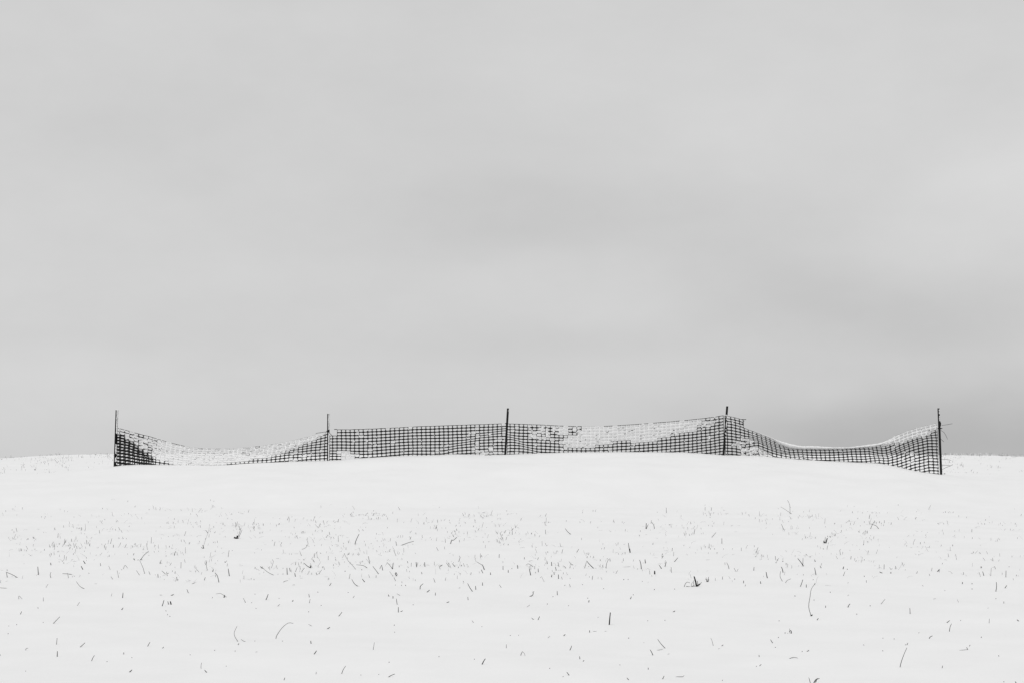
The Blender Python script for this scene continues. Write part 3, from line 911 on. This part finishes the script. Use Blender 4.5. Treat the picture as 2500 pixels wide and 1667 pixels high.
    (4, [([(1160, 640), (1140, 615), (1095, 598)], 1.1, 'stem', 'm'), ([(1098, 628), (1110, 600), (1125, 580)], 1.1, 'stem', 'm')], 'm', 'small crossed grass stems in the thin stubble at far right', 'stem', 'crossed_stem'),
    (1, [([(2262, 840), (2240, 826)], 4.6, 'leaf', 'd'), ([(2268, 838), (2272, 810)], 4.6, 'leaf', 'd'), ([(2275, 832), (2310, 735)], 1.1, 'stem', 'm'), ([(2282, 835), (2318, 755)], 1.0, 'stem', 'm'),
         ([(2222, 920), (2232, 880)], 1.8, 'stem', 'm'), ([(2285, 850), (2298, 838)], 1.6, 'leaf', 'm')], 'd', 'black weed clump with fine raised blades in the left stubble', 'weed', 'weed_clump'),
    (1, [([(1940, 935), (1965, 850), (1992, 770), (2003, 700)], .6, 'stem', 'p'), ([(1945, 940), (1925, 920)], 1.4, 'leaf', 'm'), ([(1950, 935), (1940, 900)], 2.0, 'leaf', 'm')], 'm', 'long fine stem rising through the left stubble', 'stem', 'grass_stem'),
    (1, [([(1345, 1045), (1375, 1000), (1420, 960)], 1.2, 'stem', 'm'), ([(1300, 1075), (1280, 1030)], 2.4, 'leaf', 'd'), ([(1325, 1080), (1322, 1040)], 2.0, 'stem', 'm'), ([(1383, 1165), (1360, 1090), (1340, 1045)], 1.1, 'stem', 'm'), ([(1330, 1105), (1320, 1090)], 1.6, 'leaf', 'd')], 'm',
     'scruffy tuft of dark leaves and bent stems in the left stubble', 'tuft', 'scruffy_tuft'),
    (3, [([(1325, 973), (1316, 930), (1309, 880)], 1.5, 'stem', 'd'), ([(1326, 970), (1322, 935)], 2.6, 'leaf', 'd')], 'd', 'dark pointed stalk with a thick foot in the central stubble', 'stalk', 'stubble_stalk'),
    (3, [([(1478, 745), (1480, 690)], 1.8, 'stem', 'm'), ([(1482, 745), (1500, 700)], 1.2, 'stem', 'm'), ([(1560, 752), (1552, 710), (1530, 680)], 1.2, 'stem', 'm')], 'm', 'grey paired stems high in the central stubble', 'stem', 'paired_stalk'),
    (3, [([(758, 798), (730, 775), (705, 742)], 1.3)], 'm', 'slim curved straw sloping down right in the central stubble', 'straw', 'slanted_straw'),
    (3, [([(1750, 1060), (1783, 1020)], 1.5)], 'd', 'dark straight straw slanting right in thin stubble right of centre', 'straw', 'slanted_straw'),
    (3, [([(2108, 828), (2148, 780)], 1.1)], 'm', 'grey straw slanting right high in the thin stubble right of centre', 'straw', 'slanted_straw'),
    (2, [([(1492, 902), (1550, 880), (1608, 864)], 1.3)], 'm', 'straw lying almost level in the middle of the stubble band', 'straw', 'fallen_straw'),
    (2, [([(1045, 893), (1058, 850), (1085, 795)], 1.6)], 'm', 'dark-footed stem leaning right in the left-centre stubble', 'stem', 'grass_stem'),
    (2, [([(538, 942), (575, 925), (596, 885), (580, 840)], 1.0)], 'p', 'faint pale hoop of grass in the left-centre stubble', 'grass stem', 'curled_grass'),
    (2, [([(1960, 888), (1972, 850), (1985, 855), (2020, 825)], 1.5)], 'm', 'kinked dark stem in the stubble near the centre', 'stem', 'crooked_stem'),
    (1, [([(92, 180 + 0), (88, 180)], 1, )], 'd', None, None, None) if False else None,
]
for u in U:
    if u: place(*u)

# two dark specks by the ends of the fence
for px, py, w, lab in ((85.5, 1146.5, 1.6, 'tiny dark clod on the snow left of the fence'), (2306, 1156.2, 1.5, 'tiny dark clod on the snow beside the right end of the fence')):
    X, Y = hit(px, py)
    m = Mesh(); m.blob((X, Y, float(ground(X, Y)) + .004), w * Y / F, 5, 7, 5, (1.3, 1, .8), .3)
    tag(add_obj('dark_clod', m.v, m.f, M_DARK, None, (X, Y, float(ground(X, Y)))), lab, 'clod')

# --- the rest of what can be counted in the clear foreground
DARK = {5: [[(793, 87), (776, 54)], [(1803, 312), (1787, 277)], [(1640, 339), (1663, 327)], [(195, 516), (206, 489)], [(1164, 474), (1178, 454)], [(1413, 825), (1434, 786)],
            [(1555, 843), (1567, 831)], [(2279, 809), (2288, 796)], [(1184, 899), (1184, 881)], [(1978, 1072), (1957, 1049)], [(815, 32), (798, 4)], [(487, 45), (486, 24)], [(2035, 108), (2042, 84)],
            [(2195, 150), (2182, 80)], [(1955, 190), (1965, 160)], [(2095, 210), (2080, 150), (2055, 118)]],
        6: [[(164, 77), (139, 59)], [(397, 137), (393, 73)], [(426, 105), (420, 71)], [(475, 157), (469, 123)], [(683, 139), (672, 117)], [(1311, 96), (1301, 48)], [(1405, 82), (1409, 28)], [(1855, 59), (1882, 44)],
            [(2284, 90), (2265, 41)], [(608, 354), (604, 322)], [(446, 397), (454, 382)], [(1449, 426), (1442, 370)], [(1460, 500), (1460, 450)], [(1482, 495), (1503, 484)], [(780, 657), (806, 639)],
            [(366, 1148), (375, 1125)], [(1668, 277), (1672, 248), (1698, 225)], [(1735, 304), (1760, 283)], [(2170, 297), (2145, 262), (2124, 220)], [(2202, 282), (2199, 246)], [(1815, 335), (1815, 308)],
            [(2128, 379), (2125, 349)], [(1925, 406), (1947, 396)], [(1715, 62), (1712, 18)], [(1636, 62), (1630, 14)], [(2266, 242), (2266, 213)], [(1409, 367), (1409, 344)], [(1371, 347), (1365, 328)], [(2003, 60), (1976, 29)], [(802, 242), (818, 218)], [(657, 18), (640, -8)],
            [(1686, 132), (1682, 112)], [(2343, 140), (2341, 118)]],
        7: [[(110, 90), (110, 53)], [(252, 80), (246, 46)], [(160, 117), (160, 93)], [(577, 52), (573, 13)], [(619, 97), (612, 63)], [(375, 142), (362, 82)], [(574, 159), (578, 137)], [(600, 137), (597, 113)],
            [(1328, 373), (1339, 349)], [(930, 402), (934, 382)], [(1740, 493), (1757, 482)], [(690, 726), (706, 711)], [(846, 944), (843, 917)], [(877, 967), (886, 954)], [(2204, 820), (2218, 809)],
            [(1500, 1045), (1500, 1028)], [(742, 1102), (721, 1073)], [(1312, 1147), (1295, 1127)], [(1660, 60), (1673, 13)], [(630, 332), (628, 293)], [(940, 689), (938, 668)], [(1627, 77), (1604, 44)], [(448, 112), (446, 78)], [(1473, 28), (1468, -8)]],
        8: [[(135, 84), (138, 54)], [(689, 64), (679, 47)], [(646, 122), (635, 62)], [(566, 222), (566, 197)], [(868, 72), (874, 51)], [(1188, 104), (1167, 94)], [(1260, 109), (1260, 96)], [(52, 187), (51, 166)],
            [(193, 192), (190, 171)], [(654, 492), (666, 477)], [(1847, 195), (1847, 179)], [(2195, 229), (2212, 206)], [(2187, 354), (2187, 337)], [(2309, 501), (2294, 489)], [(573, 749), (589, 737)],
            [(290, 682), (272, 654)], [(182, 870), (197, 856)], [(1575, 643), (1582, 630), (1601, 619)], [(1390, 697), (1401, 679)], [(1680, 885), (1685, 864)], [(1890, 733), (1880, 711)], [(1904, 707), (1911, 696)],
            [(2289, 1010), (2279, 997)], [(180, 792), (178, 777)], [(725, 390), (725, 374)], [(640, 12), (634, -6)]]}
BLADE = {5: [[(1384, 127), (1365, 70), (1330, 0)], [(806, 273), (765, 250), (734, 204)], [(2350, 404), (2327, 361)], [(1924, 1034), (1924, 1005), (1932, 977)], [(1180, 82), (1197, 47), (1223, 76)], [(487, 167), (480, 140), (487, 112)], [(62, 268), (30, 268), (0, 262)],
             [(1335, 140), (1305, 96)], [(1437, 137), (1424, 104)], [(1584, 131), (1549, 99)], [(690, 137), (645, 130), (598, 127)], [(180, 372), (180, 340), (212, 372)], [(1985, 95), (1975, 55), (1976, 0)]],
         6: [[(267, 141), (215, 115), (164, 74)], [(306, 443), (326, 423)], [(608, 409), (616, 371)], [(2265, 46), (2209, 14)], [(1951, 64), (1918, 23)], [(1475, 336), (1446, 319)], [(360, 210), (380, 200), (405, 195)], [(1812, 212), (1798, 172)], [(1910, 192), (1916, 162)], [(1283, 82), (1300, 44)], [(1405, 85), (1380, 50), (1350, 20)], [(2180, 595), (2165, 575)]],
         7: [[(400, 62), (355, 33), (330, 46)], [(142, 842), (142, 806)], [(2273, 82), (2265, 50), (2249, 20)], [(1190, 126), (1208, 96)], [(2211, 182), (2211, 154)], [(1723, 117), (1720, 64)], [(94, 264), (74, 238)], [(2122, 817), (2110, 770), (2097, 744)], [(780, 45), (760, 32), (742, 12)]],
         8: [[(395, 185), (410, 165), (441, 151)], [(870, 127), (883, 91)], [(1179, 360), (1213, 319)], [(64, 214), (69, 199)], [(2066, 515), (2067, 478)]]}
PALE = {5: [[(740, 436), (763, 401)], [(1080, 182), (1062, 156)], [(1065, 345), (1072, 318)], [(1840, 224), (1866, 213)], [(1545, 335), (1530, 345)], [(905, 225), (925, 228)], [(245, 862), (252, 845), (270, 842)], [(415, 390), (417, 352)], [(440, 262), (462, 228)]],
        6: [[(632, 632), (600, 615)], [(672, 1090), (676, 1068)], [(1102, 1108), (1101, 1092)], [(2040, 268), (2052, 262)], [(350, 778), (355, 768)], [(95, 878), (110, 877)], [(1025, 360), (1040, 338)], [(450, 238), (470, 250)]],
        7: [[(755, 257), (745, 228)], [(1590, 863), (1640, 854)], [(1267, 64), (1326, 65)], [(540, 745), (560, 728)], [(975, 682), (1005, 678)], [(698, 245), (705, 235)], [(1690, 898), (1702, 895)], [(1090, 682), (1098, 685)], [(2170, 853), (2182, 847)], [(340, 445), (368, 425)], [(1460, 795), (1455, 790)]],
        8: [[(1825, 739), (1895, 732)], [(1610, 318), (1628, 312)], [(905, 290), (918, 282)], [(1700, 250), (1706, 244)], [(1040, 700), (1034, 690)], [(1815, 345), (1806, 322)], [(1365, 48), (1360, 40)], [(1580, 128), (1572, 112)], [(1525, 215), (1518, 203)], [(2055, 395), (2060, 388)]]}
DOTS = {5: [(363, 455), (84, 629), (160, 614), (413, 595), (1588, 481), (1603, 519), (1626, 538), (1262, 933), (1025, 972), (245, 1063), (2055, 863), (2250, 869), (2165, 1013), (1820, 903), (3, 909), (2033, 357), (1690, 165), (610, 26), (711, 152), (1608, 124), (850, 122), (78, 703)],
        6: [(57, 406), (602, 491), (722, 433), (88, 323), (690, 303), (980, 306), (318, 364), (98, 459), (1602, 424), (1422, 622), (1425, 686), (87, 771), (2188, 949), (1849, 921), (1432, 238), (1490, 240), (1529, 240), (2260, 635), (1273, 1093), (1372, 975), (950, 106), (1110, 90)],
        7: [(588, 349), (921, 363), (1265, 182), (1307, 182), (1357, 331), (1559, 282), (1753, 276), (1020, 546), (1495, 581), (1660, 575), (738, 433), (535, 418), (1313, 744), (180, 719), (685, 1116), (2210, 1151), (1228, 1001), (557, 1036), (260, 717), (1073, 272), (870, 232), (195, 78), (2327, 178)],
        8: [(623, 158), (903, 74), (1926, 234), (1926, 192), (2122, 314), (1832, 493), (392, 596), (338, 633), (312, 714), (532, 751), (157, 871), (1195, 638), (1287, 646), (1490, 594), (2002, 630), (1193, 744), (2145, 786), (2187, 996), (343, 498), (473, 291), (630, 327), (1090, 372), (1380, 694), (2230, 52), (318, 18), (374, 9), (763, 260), (980, 441), (1042, 131)]}
for tab, g, w0, w1, tone in ((DARK, G_DARK, 1.35, 1.95, 'd'), (BLADE, G_BLADE, .9, 1.15, 'm'), (PALE, G_PALE, 1.0, 1.5, 'p')):
    for z, lst in tab.items():
        for pts in lst:
            tn = tone
            if tone == 'd' and random.random() < .25: tn = 'm'
            place(z, [(pts, random.uniform(w0, w1))], tn, g[0], g[1], g[3], g[2])
for z, lst in DOTS.items():
    for x, y in lst:
        h = random.uniform(5, 9); s = random.uniform(-3, 3)
        place(z, [([(x - s * .5, y + h / 2), (x + s * .5, y - h / 2)], random.uniform(1.4, 2.0))], random.choice('ddm'), G_DOT[0], G_DOT[1], G_DOT[3], G_DOT[2])


# a label of its own for each small one: how it looks, then where it stands from something easy to find
ANCHOR = [('thick black stick', 'the thick black stick'), ('ragged dark weed', 'the ragged weed clump'), ('tallest bowed', 'the tall bowed weed'),
          ('long slender dark stalk', 'the long slender stalk'), ('forked dark twig', 'the forked twig'), ('long arching straw', 'the long arching straw'),
          ('slim dark stem leaning left', 'the slim left-leaning stem'), ('lone thin grey', 'the lone grey upright stem'), ('bent over sharply', 'the crook-shaped stem'),
          ('small black looped', 'the small looped blade'), ('dark hook-shaped', 'the hook-shaped stem'), ('little inverted V', 'the inverted-V straw'),
          ('slim upright dark stalk near', 'the slim upright right-edge stalk'), ('small T-shaped', 'the T-shaped straw'), ('long straight straw slanting', 'the long lower-left straw'),
          ('bold dark straw slanting right', 'the bold slanting straw'), ('thin C-shaped', 'the C-shaped grass stem'), ('tall upright dark stalk at the far', 'the tall far-left stalk'),
          ('dark V of two', 'the dark V of stalks'), ('sharply folded', 'the sharply folded straw'), ('dark withered knob', 'the withered knob'), ('squat black knob', 'the squat black knob'),
          ('thick short black straw lying', 'the thick black bottom-left straw'), ('thick black stub slanting', 'the thick slanting right stub'), ('dark straw lying almost level', 'the level dark bottom straw')]
anchors = []
for key, words in ANCHOR:
    hitp = [p for p in PLACED if p[5] and key in p[5]]
    if hitp: anchors.append((words, ((hitp[0][1][0] + hitp[0][2][0]) / 2, (hitp[0][1][1] + hitp[0][2][1]) / 2)))
buckets = {}
for o, root, tip, tone, group, label in PLACED:
    if not group: continue
    mx, my = (root[0] + tip[0]) / 2, (root[1] + tip[1]) / 2
    words, (ax, ay) = min(anchors, key=lambda a: (a[1][0] - mx) ** 2 + (a[1][1] - my) ** 2)
    an = math.degrees(math.atan2(-(my - ay), mx - ax)) % 360
    where = ('right of', 'above right of', 'above', 'above left of', 'left of', 'below left of', 'below', 'below right of')[int((an + 22.5) // 45) % 8]
    dx, dy = tip[0] - root[0], root[1] - tip[1]
    if group == G_DOT[2]: look = 'tiny dark straw tip'
    else:
        lean = 'near-level' if abs(dx) > 2.2 * abs(dy) else 'upright' if abs(dx) < .25 * abs(dy) else 'right-leaning' if dx > 0 else 'left-leaning'
        noun = {G_DARK[2]: 'stubble stalk', G_BLADE[2]: 'thin grass stem', G_PALE[2]: 'faint straw'}[group]
        look = lean + ' ' + {'d': 'dark', 'm': 'grey', 'p': 'pale'}[tone] + ' ' + noun
    buckets.setdefault((look, where, words), []).append((math.hypot(mx - ax, my - ay), o))
for (look, where, words), lst in buckets.items():
    lst.sort(key=lambda t: t[0])
    for k, (_, o) in enumerate(lst):
        rank = '' if len(lst) == 1 else ('nearest', 'second nearest', 'third nearest', 'fourth nearest', 'fifth nearest', 'sixth nearest', 'seventh nearest', 'eighth nearest', 'ninth nearest', 'tenth nearest')[min(k, 9)] + ' '
        o['label'] = (look + ', ' + rank + where + ' ' + words) if rank else (look + ' in the snow ' + where + ' ' + words)

# --- the stubble nobody could count: short cut stalks and limp blades, behind the clear foreground and beyond the drift
def stubble(name, label, spots, seed):
    rr = random.Random(seed)
    V_, F_, MI = [], [], []
    m = Mesh()
    for (X, Y, n, wide) in spots:
        for i in range(n):
            x = X + rr.gauss(0, wide); y = Y + rr.gauss(0, wide * 1.3)
            z = float(ground(x, y))
            f0 = len(m.f)
            kind = rr.random()
            if kind < .74:                       # cut stalk
                h = min(.070, .009 + rr.expovariate(1 / .015)); a = rr.gauss(0, .38); b = rr.gauss(0, .35); r = rr.uniform(.0010, .0026) * (1.25 if rr.random() < .15 else 1)
                top = (x + h * math.sin(a), y + h * math.sin(b), z + h * math.cos(a))
                m.tube([(x - .1 * h * math.sin(a), y, z - .012), top], [r, r * .8], 4)
                mi = rr.choice((0, 0, 1, 1, 2, 2, 2))
            else:                                # limp blade: rises, bends over
                ln = rr.uniform(.025, .085); az = rr.uniform(0, 6.283); el = rr.uniform(.5, 1.35); bend = rr.uniform(.4, 1.5); r = rr.uniform(.0007, .0013)
                p = Vector((x, y, z - .01)); pts = [tuple(p)]
                for s in range(5):
                    p = p + Vector((math.cos(az) * math.cos(el), math.sin(az) * math.cos(el), math.sin(el))) * ln / 5
                    el -= bend / 4
                    pts.append((p.x, p.y, max(p.z, float(ground(p.x, p.y)) + .001)))
                m.tube(pts, [r, r, r, r * .9, r * .7, r * .4], 3, cap=False)
                mi = rr.choice((1, 2, 2, 2))
            MI += [mi] * (len(m.f) - f0)
    o = add_obj(name, m.v, m.f, [M_DARK, M_MID, M_PALE], None, (0, spots[0][1], 0), MI)
    tag(o, label, None, None, 'stuff')
    return o


rs = random.Random(21)
spots = []
tries = 0
while len(spots) < 1120 and tries < 40000:
    tries += 1
    Y = rs.uniform(21.6, 33.0)
    X = rs.uniform(-.258, .258) * Y
    px = 1250 + F * X / Y; py = YH + F * (EYE - float(ground(X, Y))) / Y
    lo = 1468 if px < 1600 else 1436
    if py > lo or py < 1222 + 40 * vnoise(px * .014, 3) + 22 * (rs.random() - .6): continue
    dn = vnoise(px * .009 + 3, py * .028 + 9) * .55 + vnoise(px * .03, py * .09 + 40) * .45
    dens = np.interp(px, [0, 500, 1300, 1500, 1850, 2200, 2500], [1, 1, .95, .75, .75, .80, .85])
    dens *= np.interp(py, [1225, 1270, 1310, 1380, 1420, 1470], [.22, .85, 1, .95, .6, .15])
    if px > 1500: dens *= np.interp(py, [1235, 1265, 1360, 1440], [1, 1, .8, .45])
    if rs.random() > dens * max(.20, (dn - .18) * 1.6): continue
    spots.append((X, Y, rs.choice((1, 1, 1, 2, 2, 3, 5)), rs.uniform(.03, .12)))
stubble('stubble_field', 'thin scatter of cut stubble and limp grass poking through snow before the drift', spots, 3)
spots = []
while len(spots) < 1500:
    Y = 41.0 + 17 * rs.random() ** .8
    X = rs.uniform(-.26, .26) * Y
    px = 1250 + F * X / Y
    py = YH + F * (EYE - float(ground(X, Y))) / Y
    if py > 1160: continue
    if px < 1250 and px > 330 and rs.random() < .6: continue
    if 1250 < px < 2200 and rs.random() < .6: continue
    if rs.random() > max(0, (vnoise(px * .03 + 8, Y * .5) - .25) * 1.8): continue
    spots.append((X, Y, rs.choice((1, 2, 3)), rs.uniform(.02, .09)))
stubble('stubble_beyond', 'faint sparse stubble on the snowy rise beyond the fence', spots, 4)

# frosted grass tips along the right-hand skyline
rr = random.Random(77)
m = Mesh()
for i in range(650):
    px = rr.uniform(2302, 2540) if i < 460 else rr.uniform(2380, 2540)
    Y = CREST + rr.uniform(-3.5, 1.0)
    X = (px - 1250) * Y / F
    z = float(ground(X, Y)); h = rr.uniform(.015, .055) * (.6 + .8 * float(vnoise(px * .06, 5))); a = rr.gauss(0, .4)
    r = rr.uniform(.0018, .0036)
    m.tube([(X, Y, z - .01), (X + h * .5 * math.sin(a), Y, z + h * .55), (X + h * math.sin(a) * 1.3, Y, z + h)], [r, r, r * .6], 3)
tag(add_obj('frosted_grass', m.v, m.f, [M_CRUST, M_PALE], None, (0, CREST, 0), [0 if k % 44 < 26 else 1 for k in range(len(m.f))]),
    'frosted grass tips fringing the skyline right of the fence', None, None, 'stuff')
